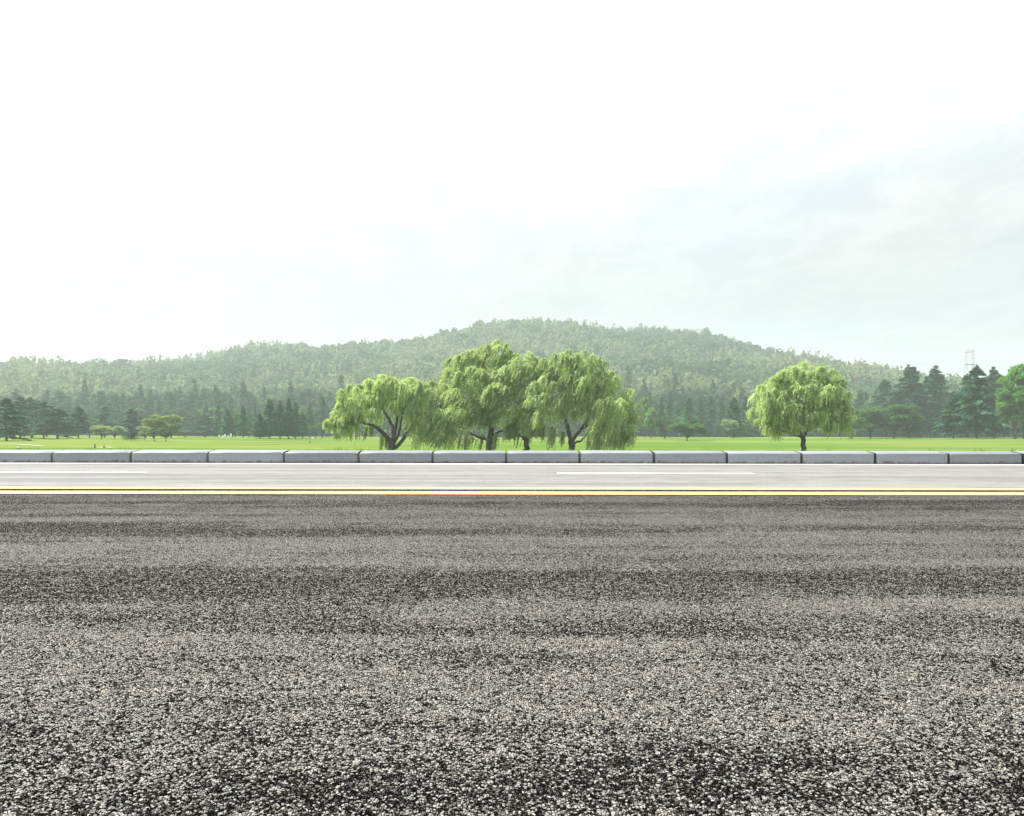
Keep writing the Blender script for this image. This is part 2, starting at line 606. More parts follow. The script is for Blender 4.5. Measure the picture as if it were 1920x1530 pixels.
def kerb_stone(x0, x1, seed, name='kerb_stone'):
    """long granite block, rounded upper front edge, slightly uneven"""
    r = np.random.default_rng(seed)
    prof = [(0.0, -0.16), (0.0, 0.0), (0.0, 0.134), (0.003, 0.140), (0.010, 0.145), (0.022, 0.1485), (0.06, 0.152), (0.14, 0.159), (0.30, 0.172), (0.30, -0.16)]
    nx = 9
    xs = np.linspace(x0 + 0.016, x1 - 0.016, nx)
    xs[1], xs[-2] = xs[0] + 0.012, xs[-1] - 0.012
    xc = (x0 + x1) / 2
    dz, dy = r.normal() * 0.002, r.normal() * 0.003
    V = []
    for i, x in enumerate(xs):
        e = 0.006 if i in (0, nx - 1) else 0.0
        for j, (py, pz) in enumerate(prof):
            jit = r.normal() * 0.0012 if 1 <= j <= 8 else 0
            V.append((x - xc, py + e * (1 if j < 6 else 0) + dy + jit, pz - (e if 3 <= j <= 8 else 0) + dz + jit))
    n = len(prof)
    Q = []
    for i in range(nx - 1):
        for j in range(n - 1):
            Q.append((i * n + j, (i + 1) * n + j, (i + 1) * n + j + 1, i * n + j + 1))
    for b in (0, (nx - 1) * n):
        for a in range(1, n - 2, 2):
            Q.append((b, b + a, b + a + 1, b + a + 2) if b else (b, b + a + 2, b + a + 1, b + a))
    me = mesh_from(name, V, Q)
    o = link(name, me, M['granite'])
    o.location = (xc, KY, 0)
    return o


for i in range(len(jx) - 1):
    tag(kerb_stone(jx[i], jx[i + 1], 40 + i), kerb_labels[i], 'kerb stone', 'granite kerb stones along the far road edge')
bed = link('kerb_bedding', boxes('kerb_bedding', [(-ROAD_X, jx[0] + .016, KY + .012, KY + .30, -.2, .142),
                                                (jx[0] + .016, jx[-1] - .016, KY + .018, KY + .29, -.2, .138),
                                                (jx[-1] - .016, ROAD_X, KY + .012, KY + .30, -.2, .142)]), M['mortar'])
tag(bed, kind='structure')


# ------------------------------------------------------------------ terrain
def sst(a, b, x):
    t = np.clip((x - a) / (b - a), 0, 1)
    return t * t * (3 - 2 * t)


def waves(x, y, seed, s):
    r = np.random.default_rng(seed)
    out = 0
    for i in range(7):
        a = r.uniform(0, 2 * PI)
        f = s * (1.0 + 0.45 * i)
        out = out + np.sin((x * math.cos(a) + y * math.sin(a)) * f + r.uniform(0, 6.28)) / (1 + 0.6 * i)
    return out / 2.4


RPX = [-700, -300, 0, 60, 140, 200, 300, 380, 420, 470, 540, 600, 650, 700, 740, 800, 850, 900, 960, 1020, 1060, 1100, 1150, 1210, 1280, 1330, 1380, 1430, 1480, 1530, 1560, 1600, 1660, 1720, 1780, 1850, 1920, 2300, 2700]
RPY = [724, 694, 686, 689, 690, 683, 676, 668, 658, 650, 648, 652, 650, 643, 640, 632, 620, 606, 600, 598, 602, 608, 616, 610, 616, 622, 636, 650, 662, 674, 686, 690, 695, 706, 711, 718, 722, 735, 750]
HB = 335.0


def ridge(px):
    top = np.interp(px, RPX, RPY) + 12.0          # the crowns stand on the ridge
    yr = 800 - 170 * sst(1300, 1800, px) - 130 * sst(500, 0, px)
    return yr, CAMH + (HZ - top) / F * yr


def ground_z(x, y):
    x = np.asarray(x, float)
    y = np.asarray(y, float)
    z = 0.13 - 1.48 * sst(12.4, 30, y)
    z = z + 0.62 * sst(90, 270, y)
    z = z + (0.34 * waves(x, y, 3, 0.030) + 0.14 * waves(x, y, 5, 0.07)) * sst(60, 130, y)
    px = CX + F * x / np.maximum(y, 1)
    yr, zr = ridge(px)
    s = np.clip((y - HB) / (yr - HB), 0, 1)
    hill = (zr + 0.6) * (0.72 * s ** 1.1 + 0.28 * s ** 2.2)
    hill = hill + 5.0 * waves(x, y, 9, 0.022) * sst(0.02, 0.25, s) * sst(1.0, 0.8, s)
    over = np.maximum(y - yr, 0)
    hill = hill - over * 0.22 - over ** 2 * 0.0003
    return np.where(y > HB, np.maximum(z + hill, -2.0), z)


ys = np.concatenate([[12.05, 12.35, 12.8, 13.6], np.geomspace(15, 335, 110), np.linspace(341, 900, 90), np.linspace(920, 1300, 12)])
ss = np.linspace(-1, 1, 161)
Yg, Sg = np.meshgrid(ys, ss, indexing='ij')
Xg = Sg * (Yg * 0.78 + 16)
Zg = ground_z(Xg, Yg)
V = np.stack([Xg, Yg, Zg], -1).reshape(-1, 3)
nx, ny = len(ss), len(ys)
i = np.arange(ny - 1)[:, None] * nx + np.arange(nx - 1)[None, :]
Q = np.stack([i, i + 1, i + 1 + nx, i + nx], -1).reshape(-1, 4)
nm = int(np.searchsorted(ys, 335.0))
ground = link('meadow_ground', mesh_from('meadow_ground', V, Q[:nm * (nx - 1)], smooth=True), M['meadow'])
hill = link('hill', mesh_from('hill', V, Q[nm * (nx - 1):], smooth=True), M['forest_floor'])
tag(ground, kind='structure')
tag(hill, kind='structure')
base_sheet = link('ground', grid_mesh('ground', np.linspace(-1650, 1650, 5), np.linspace(-300, 1650, 5), -2.6), M['forest_floor'])
tag(base_sheet, kind='structure')


def gy(px, py, lo=98.0, hi=330.0):
    """distance at which flat meadow under photo point (px, py) lies"""
    Y = np.linspace(lo, hi, 1200)
    sc = HZ + (CAMH - ground_z((px - CX) / F * Y, Y)) * F / Y
    return float(Y[np.argmin(np.abs(sc - py))])


# ------------------------------------------------------------------ willows
def willow(bx, Y, limbs, clumps, label, seed, lean=-0.34, strands=84, extra=(), squeeze=1.0, short=1.0):
    r = np.random.default_rng(seed)
    mpp = Y / F
    x0 = (bx - CX) * mpp
    z0 = float(ground_z(x0, Y))
    root = empty('weeping_willow', (x0, Y, z0))
    tag(root, label, 'willow', 'weeping willows on the meadow')

    def P(px, py):
        return np.array([(px - CX) * mpp - x0, CAMH + (HZ - py) * mpp - z0])
    paths = []
    tips = []
    for li, (pts, r0, r1) in enumerate(limbs):
        dpt = r.uniform(-1, 1) * 1.6 if li else 0.0
        n = len(pts)
        pp = []
        for q, (a, b) in enumerate(pts):
            xz = P(a, b)
            if li == 0 and q == 0:
                xz[1] = -0.15
            pp.append((xz[0], dpt * (q / max(1, n - 1)) ** 1.2, xz[1]))
        sp_ = smooth_path(pp, 5)
        sp_[1:-1] += r.normal(size=(len(sp_) - 2, 3)) * 0.03
        rad = np.linspace(r0, r1, len(sp_)) * 0.98
        if li == 0:
            rad[:3] *= np.array([1.5, 1.2, 1.05])
        paths.append((sp_, rad))
        tips.append(sp_)
    # thin secondary branches climbing out of the limbs into the crown
    cl = np.array([P(c[0], c[1] + 10) for c in clumps])
    allp = np.concatenate(tips[1:] if len(tips) > 1 else tips)
    cdepth = []
    for c, xz in zip(clumps, cl):
        half = max(abs(cl[:, 0].max()), abs(cl[:, 0].min()), 3.0) * 0.75
        cdepth.append(r.uniform(0.15, 0.8) * half)
    parts, tints = [], []
    for ci, c in enumerate(clumps):
        cx_, top, rx, drop = c
        cx_ = bx + (cx_ - bx) * squeeze
        drop *= short
        xz = P(cx_, top)
        R, H = rx * mpp, drop * mpp
        for side in (-1, 1):
            dep = side * cdepth[ci] * r.uniform(0.6, 1.1)
            zt = xz[1] - (0 if side < 0 else r.uniform(0, 0.6))
            # branch to the clump
            tgt = np.array([xz[0], dep, zt - 0.35 * R])
            d = np.linalg.norm((allp - tgt) * np.array([1, 0.5, 1]), axis=1) + np.where(allp[:, 2] > tgt[2] - 0.2, 6, 0)
            st_ = allp[np.argmin(d)]
            mid = (st_ + tgt) / 2 + np.array([0, 0, 0.12 * np.linalg.norm(tgt - st_)]) * (1 if tgt[2] - st_[2] < 2 else -0.3)
            paths.append((smooth_path([st_, mid, tgt], 4), np.linspace(0.055, 0.012, 9)))
            ntuft = 8 if side < 0 else 4
            for q in range(ntuft):
                # each tuft: an arching spray whose shoots rise, spill over and hang with the wind
                if q < 3:
                    ox0, oz0, od0 = (0.0, -0.75, 0.75)[q] + r.normal() * 0.12, 0.03 + 0.06 * (q > 0) + r.uniform(0, 0.06), 0.3 * q
                else:
                    ox0 = r.uniform(-0.95, 0.95)
                    oz0 = r.uniform(0.15, 0.75)
                    od0 = r.uniform(-0.4, 1.0)
                bx_ = xz[0] + ox0 * R + lean * oz0 * H * 0.6
                bz_ = zt - 0.28 * R * ox0 ** 2 - oz0 * H
                by_ = dep + side * od0 * R * 0.6
                tr_ = R * r.uniform(0.45, 0.8)
                td_ = H * r.uniform(0.22, 0.55) * (0.85 if q < 3 else 1.0)
                if bz_ < 1.2:
                    continue
                td_ = min(td_, bz_ - 0.1)
                ns, nlv = int(strands * 0.36), 13
                a = r.uniform(0, 2 * PI, ns)
                sp_ = r.uniform(0.05, 1.0, ns)
                t = np.clip((np.arange(nlv)[None, :] + r.uniform(0, 1, (ns, nlv))) / nlv, 0, 1)
                ln = td_ * r.uniform(0.35, 1.25, (ns, 1))
                rise = 0.22 * tr_ * (1 - sp_[:, None] ** 2) + r.normal(size=(ns, 1)) * 0.13 * tr_
                out = tr_ * sp_[:, None] * (1 - (1 - np.minimum(t * 1.3, 1)) ** 2)
                fall = ln * t ** 1.6 - rise * np.sin(np.minimum(t * 2.2, 1) * PI / 2)
                ll = lean * (1 + 0.3 * r.normal(size=(ns, 1)))
                C = np.stack([bx_ + np.cos(a)[:, None] * out + ll * ln * t ** 1.3,
                              by_ + np.sin(a)[:, None] * out,
                              bz_ - fall], -1) + r.normal(size=(ns, nlv, 3)) * 0.025
                T = np.gradient(C, axis=1)
                sv = (r.uniform(0.75, 1.28, (ns, 1)) * np.ones((1, nlv))).reshape(-1, 1)
                C = C.reshape(-1, 3)
                T = unit(T.reshape(-1, 3)) + r.normal(size=(ns * nlv, 3)) * 0.28
                keep = C[:, 2] > 0.12
                C, T, sv = C[keep], T[keep], sv[keep]
                n_ = len(C)
                parts.append(leaves(C, T, r.uniform(0.22, 0.42, n_), r.uniform(0.036, 0.064, n_), r))
                v = r.uniform(0.80, 1.20) * sv * r.uniform(0.9, 1.1, (n_, 1))
                y_ = r.uniform(-0.12, 0.14, (n_, 1))
                tints.append(np.hstack([v * (1 + y_), v, v * (1 - 0.6 * y_)]))
    for (ex, ey0, ey1, wdt) in extra:      # single long tresses that hang clear of the crown
        ns, nlv = 14, 26
        a0, a1 = P(ex, ey0), P(ex, ey1)
        t = np.linspace(0, 1, nlv)[None, :]
        Lh = (a0[1] - a1[1]) * r.uniform(0.55, 1.0, (ns, 1))
        C = np.stack([a0[0] + r.normal(size=(ns, 1)) * wdt * mpp + lean * 0.4 * Lh * t, r.uniform(-1.2, 0.6) + r.normal(size=(ns, 1)) * wdt * mpp + 0 * t, a0[1] - Lh * t], -1)
        C = C + r.normal(size=C.shape) * 0.03
        T = np.gradient(C, axis=1).reshape(-1, 3)
        C = C.reshape(-1, 3)
        T = unit(T) + r.normal(size=C.shape) * 0.3
        parts.append(leaves(C, T, r.uniform(0.15, 0.28, len(C)), 0.06, r))
        tints.append(r.uniform(0.7, 1.1, (len(C), 1)) * np.ones((1, 3)))
    Vt, Qt = tubes(paths, 7)
    link('trunk', mesh_from('willow_trunk', Vt, Qt, smooth=True), M['bark'], root)
    link('crown', leaf_mesh('willow_crown', parts, tints), M['willow_leaf'], root)
    return root


willow(735, 72.0,
       [([(733, 850), (734, 838), (736, 826)], .34, .28),
        ([(734, 832), (715, 808), (695, 796), (672, 790), (652, 783)], .20, .05),
        ([(735, 828), (737, 806), (727, 785), (715, 765), (705, 742)], .17, .05),
        ([(737, 826), (742, 805), (745, 780), (745, 755), (738, 722)], .14, .04),
        ([(736, 838), (747, 815), (752, 785), (757, 758)], .13, .05),
        ([(738, 845), (757, 820), (765, 795), (775, 770), (787, 742)], .18, .05),
        ([(760, 812), (775, 798), (792, 790)], .09, .04)],
       [(662, 724, 20, 58), (690, 712, 22, 62), (720, 704, 24, 60), (746, 711, 22, 60), (776, 707, 22, 66), (698, 738, 28, 55), (735, 732, 28, 46),
        (765, 735, 24, 56), (797, 722, 17, 66), (645, 768, 24, 48), (627, 782, 14, 36), (665, 772, 18, 44), (785, 756, 20, 60), (652, 748, 16, 45), (715, 728, 24, 40)],
       'broad willow with a dark trunk forked low into five limbs, left end of the cluster', 1, -0.12, 80,
       squeeze=0.94, extra=[(668, 795, 832, 2), (686, 800, 828, 2), (697, 802, 820, 2), (716, 815, 848, 2), (724, 815, 848, 1.5), (658, 795, 835, 1.5)])
willow(920, 74.0,
       [([(921, 850), (919, 836), (918, 822)], .42, .33),
        ([(918, 826), (895, 818), (870, 805), (845, 790), (826, 765)], .15, .05),
        ([(918, 825), (922, 800), (925, 770), (915, 730), (905, 690), (918, 660)], .27, .05),
        ([(921, 818), (945, 806), (962, 800)], .11, .04),
        ([(924, 795), (945, 775), (955, 745), (958, 705)], .16, .04),
        ([(922, 790), (895, 765), (878, 735), (868, 700), (860, 680)], .15, .04)],
       [(856, 667, 17, 56), (880, 660, 20, 66), (906, 650, 22, 76), (934, 639, 24, 80), (958, 656, 17, 66), (890, 690, 26, 72), (925, 688, 26, 80), (866, 715, 20, 56),
        (820, 716, 24, 66), (802, 742, 18, 66), (838, 738, 18, 58), (852, 760, 30, 72), (830, 788, 22, 52), (872, 768, 26, 72), (886, 745, 22, 56), (812, 775, 16, 60),
        (915, 748, 22, 66), (930, 765, 18, 36)],
       'tallest willow, thick trunk and long left side sweeping down to the kerb', 2, -0.42, 84,
       [(835, 800, 850, 4), (850, 800, 850, 4), (866, 805, 848, 3), (878, 805, 848, 2.5), (905, 815, 845, 2), (930, 815, 850, 3)])
willow(987, 72.0,
       [([(987, 850), (987, 836), (985, 818)], .24, .21),
        ([(985, 822), (984, 800), (990, 775), (1001, 755), (1010, 733)], .17, .05),
        ([(985, 815), (970, 792), (966, 770), (972, 730), (981, 690)], .14, .04),
        ([(985, 826), (973, 815), (968, 812)], .08, .03)],
       [(942, 692, 20, 60), (966, 680, 22, 72), (990, 664, 22, 76), (1010, 676, 17, 72), (934, 720, 18, 56), (960, 722, 26, 66), (992, 712, 26, 72), (984, 757, 26, 56),
        (1010, 742, 20, 66), (952, 765, 20, 46), (1000, 785, 16, 44), (970, 790, 15, 40)],
       'slim single-stemmed willow squeezed between the tallest and the broad right willow', 3, -0.40, 80, short=0.8, extra=
       [(975, 800, 840, 2.5), (997, 800, 838, 2.5), (965, 805, 828, 2)])
willow(1072, 71.0,
       [([(1072, 850), (1072, 838), (1070, 824)], .28, .24),
        ([(1070, 828), (1066, 805), (1060, 780), (1054, 755), (1058, 710)], .19, .05),
        ([(1072, 828), (1085, 810), (1100, 790), (1115, 765), (1125, 735), (1131, 700)], .16, .04),
        ([(1074, 832), (1092, 824), (1100, 812)], .10, .05),
        ([(1085, 808), (1105, 795), (1130, 780), (1150, 755)], .10, .04)],
       [(1040, 664, 18, 56), (1068, 656, 20, 66), (1094, 660, 20, 76), (1120, 668, 17, 80), (1020, 708, 20, 66), (1050, 700, 26, 72), (1086, 694, 28, 70), (1120, 698, 26, 80),
        (1144, 692, 17, 80), (1160, 716, 20, 82), (1030, 742, 22, 62), (1064, 736, 24, 50), (1098, 735, 22, 52), (1140, 742, 24, 92), (1172, 742, 15, 92), (1152, 780, 22, 66),
        (1182, 766, 9, 66), (1126, 782, 16, 60), (1165, 790, 18, 56)],
       'broad willow at the right end of the cluster, right side hanging to the kerb', 4, -0.30, 86,
       [(1030, 800, 846, 3), (1040, 805, 842, 2.5), (1055, 810, 838, 2), (1108, 805, 848, 3), (1128, 805, 848, 4), (1150, 810, 850, 5), (1168, 810, 850, 4), (1020, 800, 830, 2)])
willow(1507, 73.0,
       [([(1507, 850), (1507, 835), (1506, 818)], .23, .19),
        ([(1506, 822), (1500, 800), (1495, 780), (1500, 755), (1505, 715)], .15, .04),
        ([(1506, 820), (1516, 805), (1526, 788), (1540, 765), (1551, 730)], .14, .04),
        ([(1505, 822), (1486, 812), (1466, 805), (1450, 798)], .08, .03),
        ([(1498, 790), (1480, 770), (1465, 740), (1458, 715)], .09, .03),
        ([(1515, 808), (1535, 795), (1555, 780), (1572, 750)], .08, .03)],
       [(1505, 683, 30, 50), (1472, 690, 24, 52), (1538, 689, 24, 52), (1447, 704, 20, 52), (1564, 704, 18, 54), (1432, 728, 17, 52), (1578, 728, 16, 58), (1424, 752, 12, 40),
        (1470, 718, 28, 52), (1510, 714, 30, 50), (1548, 718, 26, 52), (1446, 742, 24, 56), (1486, 748, 26, 46), (1522, 746, 26, 44), (1560, 752, 24, 50),
        (1436, 772, 18, 40), (1462, 776, 22, 36), (1574, 775, 18, 38), (1545, 780, 22, 32), (1490, 778, 20, 28)],
       'lone round-headed willow standing apart on a single straight trunk', 5, -0.16, 84, squeeze=0.88, short=1.0)


# ------------------------------------------------------------------ tree kinds for the wood's edge (unit: metres, height 10)
def tint_of(r, n, v=0.25, warm=0.12):
    a = r.uniform(1 - v, 1 + v, (n, 1))
    y_ = r.uniform(-warm, warm, (n, 1))
    return np.hstack([a * (1 + y_), a, a * (1 - y_)])


def cedar_mesh(seed, hgt=10.0, R=3.3, bare=0.16, levels=15, ragged=0.25, dense=1.0, pw=0.72):
    r = np.random.default_rng(seed)
    parts, tints, paths = [], [], []
    bend = r.normal(size=2) * 0.12
    zz = np.linspace(0, hgt, 10)
    tr = np.stack([bend[0] * (zz / hgt) ** 2, bend[1] * (zz / hgt) ** 2, zz], 1)
    paths.append((tr, 0.17 * (1 - zz / hgt) ** 0.8 + 0.015))
    for lv in range(levels):
        t = (lv + r.uniform(-0.25, 0.25)) / levels
        z = hgt * (bare + (1 - bare) * max(0.0, t) ** 0.92)
        tt = (z / hgt - bare) / (1 - bare)
        rad = R * (1 - tt) ** pw * (0.72 + 0.28 * min(1, tt / 0.12)) + 0.15
        nb = int(r.integers(4, 7))
        a0 = r.uniform(0, 6.28)
        for b in range(nb):
            a = a0 + b * 2 * PI / nb + r.normal() * 0.25
            ln = rad * r.uniform(0.62, 1.0 + ragged)
            rise = r.uniform(0.02, 0.22) + 0.35 * tt
            zb = z + r.normal() * hgt / levels * 0.3
            n = max(14, int(62 * dense * (ln / R + 0.25)))
            u = r.uniform(0.12, 1, n) ** 0.75
            wv = r.uniform(-1, 1, n) * 0.30 * ln * (1.15 - u) ** 0.5 * np.minimum(1, u * 3)
            hz = zb + ln * (rise * u - 0.30 * u ** 2.5) + r.normal(size=n) * 0.07 - np.abs(wv) * 0.10
            ca, sa = math.cos(a), math.sin(a)
            C = np.stack([ca * ln * u - sa * wv, sa * ln * u + ca * wv, hz], 1)
            D = np.stack([ca + -sa * wv / ln * 1.2 + 0 * u, sa + ca * wv / ln * 1.2 + 0 * u, rise - 0.75 * u ** 1.5], 1) + r.normal(size=(n, 3)) * 0.3
            parts.append(leaves(C, D, r.uniform(0.45, 0.80, n), r.uniform(0.24, 0.42, n), r, flat=0.5))
            tints.append(tint_of(r, n, 0.22, 0.08) * r.uniform(0.55, 1.6))
            if ln > 0.8:
                uu = np.linspace(0, 0.85, 4)
                paths.append((np.stack([ca * ln * uu, sa * ln * uu, zb + ln * (rise * uu - 0.30 * uu ** 2.5) - 0.04], 1), np.linspace(0.05, 0.012, 4)))
    n = 30
    zt = hgt + r.uniform(-0.9, 0.25, n)
    parts.append(leaves(np.stack([bend[0] + r.normal(size=n) * 0.06 * (1 + hgt - zt), bend[1] + r.normal(size=n) * 0.06 * (1 + hgt - zt), zt], 1), r.normal(size=(n, 3)) * 0.5 + [0, 0, 1], 0.4, 0.12, r))
    tints.append(tint_of(r, n))
    return leaf_mesh('cedar_crown', parts, tints), paths


def cone_mesh(seed, hgt=10.0, R=1.7, n=3000, bare=0.06, power=0.85):
    r = np.random.default_rng(seed)
    zz = np.linspace(0, hgt * 0.98, 8)
    paths = [(np.stack([0 * zz, 0 * zz, zz], 1), 0.13 * (1 - zz / hgt) + 0.015)]
    # sprays: many short rising boughs, uneven outline
    nb = 170
    t = r.uniform(0, 1, nb) ** 1.15
    parts, tints = [], []
    ph = r.uniform(0, 6.28, 4)
    for i in range(nb):
        z = hgt * (bare + (1 - bare) * t[i] * 0.97)
        a = r.uniform(0, 6.28)
        lump = 1 + 0.18 * math.sin(3 * a + ph[0] + z * 1.1) + 0.14 * math.sin(z * 2.3 + ph[1] + a)
        ln = (R * (1 - t[i]) ** power + 0.12) * r.uniform(0.75, 1.08) * lump * (0.7 + 0.3 * min(1, t[i] / 0.1))
        k_ = n // nb
        u = r.uniform(0.2, 1, k_)
        wv = r.normal(size=k_) * 0.22 * ln
        ca, sa = math.cos(a), math.sin(a)
        C = np.stack([ca * ln * u - sa * wv, sa * ln * u + ca * wv, z + ln * (0.35 * u - 0.2 * u * u) + r.normal(size=k_) * 0.13], 1)
        D = np.stack([ca + 0 * u, sa + 0 * u, 0.25 - 0.5 * u], 1) + r.normal(size=(k_, 3)) * 0.45
        parts.append(leaves(C, D, r.uniform(0.3, 0.55, k_), r.uniform(0.18, 0.32, k_), r, flat=0.3))
        tints.append(tint_of(r, k_, 0.22, 0.10) * r.uniform(0.55, 1.5))
    return leaf_mesh('conifer_crown', parts, tints), paths


def broad_mesh(seed, hgt=10.0, R=4.2, nclump=22, per=200, bare=0.25, flat=0.0, leaf=0.62):
    r = np.random.default_rng(seed)
    parts, tints, paths = [], [], []
    fork = hgt * bare
    paths.append((smooth_path([(0, 0, -0.1), (r.normal() * 0.1, 0.05, fork * 0.5), (r.normal() * 0.15, 0, fork * 1.1)], 4), np.linspace(0.30, 0.20, 9)))
    cz = fork + (hgt - fork) * 0.5
    hv = (hgt - fork) * 0.5
    for i in range(nclump):
        a = r.uniform(0, 6.28)
        cph = r.uniform(-0.95, 0.95)
        rr = math.sqrt(max(0, 1 - cph * cph)) * r.uniform(0.55, 0.95)
        if flat:
            cph = r.uniform(-0.1, 0.85) if r.uniform() < .8 else r.uniform(-.6, 0)
            rr = math.sqrt(r.uniform(0.02, 1)) * 0.85
            cph = cph - rr * 0.5 * flat
        c = np.array([math.cos(a) * rr * R, math.sin(a) * rr * R, cz + cph * hv * 0.82])
        cr = R * r.uniform(0.22, 0.36)
        ch = cr * (0.75 if not flat else 0.42)
        n = per
        d = unit(r.normal(size=(n, 3)))
        d[:, 2] = np.where(d[:, 2] < -0.3, -d[:, 2], d[:, 2])
        q = r.uniform(0.55, 1.08, (n, 1))
        C = c + d * q * np.array([cr, cr, ch])
        D = unit(d * [1, 1, 0.2] + [0, 0, -0.25]) + r.normal(size=(n, 3)) * 0.5
        parts.append(leaves(C, D, r.uniform(leaf * 0.7, leaf * 1.3, n), r.uniform(leaf * 0.4, leaf * 0.65, n), r, flat=0.35))
        tints.append(tint_of(r, n, 0.22, 0.10) * r.uniform(0.8, 1.2))
        st_ = np.array([0, 0, fork * r.uniform(0.8, 1.15)])
        paths.append((smooth_path([st_, (st_ + c) / 2 + [0, 0, 0.12 * hgt * (1 if flat == 0 else .3)], c], 4), np.linspace(0.11, 0.02, 9)))
    return leaf_mesh('broadleaf_crown', parts, tints), paths


PROTO = {}


def proto(kind):
    if kind in PROTO:
        return PROTO[kind]
    base, v = kind.split('/')
    v = int(v)
    if base == 'cedar':
        me, p = cedar_mesh(100 + v, 10, 3.0 + 0.3 * v, [0.12, 0.2, 0.08, 0.16][v % 4], [15, 13, 16, 14][v % 4], 0.25)
        mat = 'cedar_leaf'
    elif base == 'tallcedar':
        me, p = cedar_mesh(200 + v, 10, 2.6 + 0.2 * v, [0.14, 0.2, 0.1, 0.17][v % 4], 21, 0.55, 1.2, 0.95)
        mat = 'cedar_leaf'
    elif base == 'cone':
        me, p = cone_mesh(300 + v, 10, 1.7 + 0.2 * v)
        mat = 'cone_leaf'
    elif base == 'spire':
        me, p = cone_mesh(400 + v, 10, 0.85, 2200, 0.05, 0.6)
        mat = 'cone_leaf'
    elif base == 'broad':
        me, p = broad_mesh(500 + v)
        mat = 'broad_leaf'
    elif base == 'gold':
        me, p = broad_mesh(540 + v, 10, 4.4, 32, 210, 0.10)
        mat = 'gold_leaf'
    elif base == 'bright':
        me, p = broad_mesh(560 + v, 10, 3.2, 40, 190, 0.16, 0, 0.52)
        mat = 'bright_leaf'
    elif base == 'spread':
        me, p = broad_mesh(600 + v, 10, 7.5, 38, 220, 0.16, 0.30, 0.8)
        mat = 'broad_leaf'
    elif base == 'pale':
        me, p = broad_mesh(640 + v, 10, 6.5, 26, 150, 0.15, 0.2, 0.75)
        mat = 'pale_leaf'
    me.materials.append(M[mat])
    Vt, Qt = tubes(p, 6)
    tm = mesh_from(base + '_trunk', Vt, Qt, smooth=True)
    tm.materials.append(M['bark'])
    co = np.empty(len(me.vertices) * 3, dtype=np.float32)
    me.vertices.foreach_get('co', co)
    co = co.reshape(-1, 3)
    wid = float(np.percentile(np.abs(co[:, 0]), 97)) * 2
    PROTO[kind] = (me, tm, wid)
    return PROTO[kind]


NAMES = {'cedar': ('cedar_tree', 'cedar'), 'tallcedar': ('cedar_tree', 'cedar'), 'cone': ('conical_conifer', 'conifer'), 'spire': ('cypress_tree', 'conifer'),
         'broad': ('broadleaf_tree', 'tree'), 'gold': ('broadleaf_tree', 'tree'), 'bright': ('broadleaf_tree', 'tree'), 'spread': ('spreading_tree', 'tree'), 'pale': ('flowering_tree', 'tree')}


def plant(kind, px, top, wpx, Y, label, group=None, sink=0.0):
    """one tree: height from the photo row of its tip, width from its crown's span"""
    me, tm, wid = proto(kind)
    x = (px - CX) / F * Y
    z = float(ground_z(x, Y)) - sink
    h = (CAMH + (HZ - top) / F * Y - z) / 10.0
    wd = max(0.25, wpx * Y / F / wid)
    nm_, cat = NAMES[kind.split('/')[0]]
    root = empty(nm_, (x, Y, z))
    root.rotation_euler = (0, 0, random.uniform(0, 6.28))
    root.scale = (wd, wd, h)
    tag(root, label, cat, group)
    link('crown', me, None, root)
    link('trunk', tm, None, root)
    return root


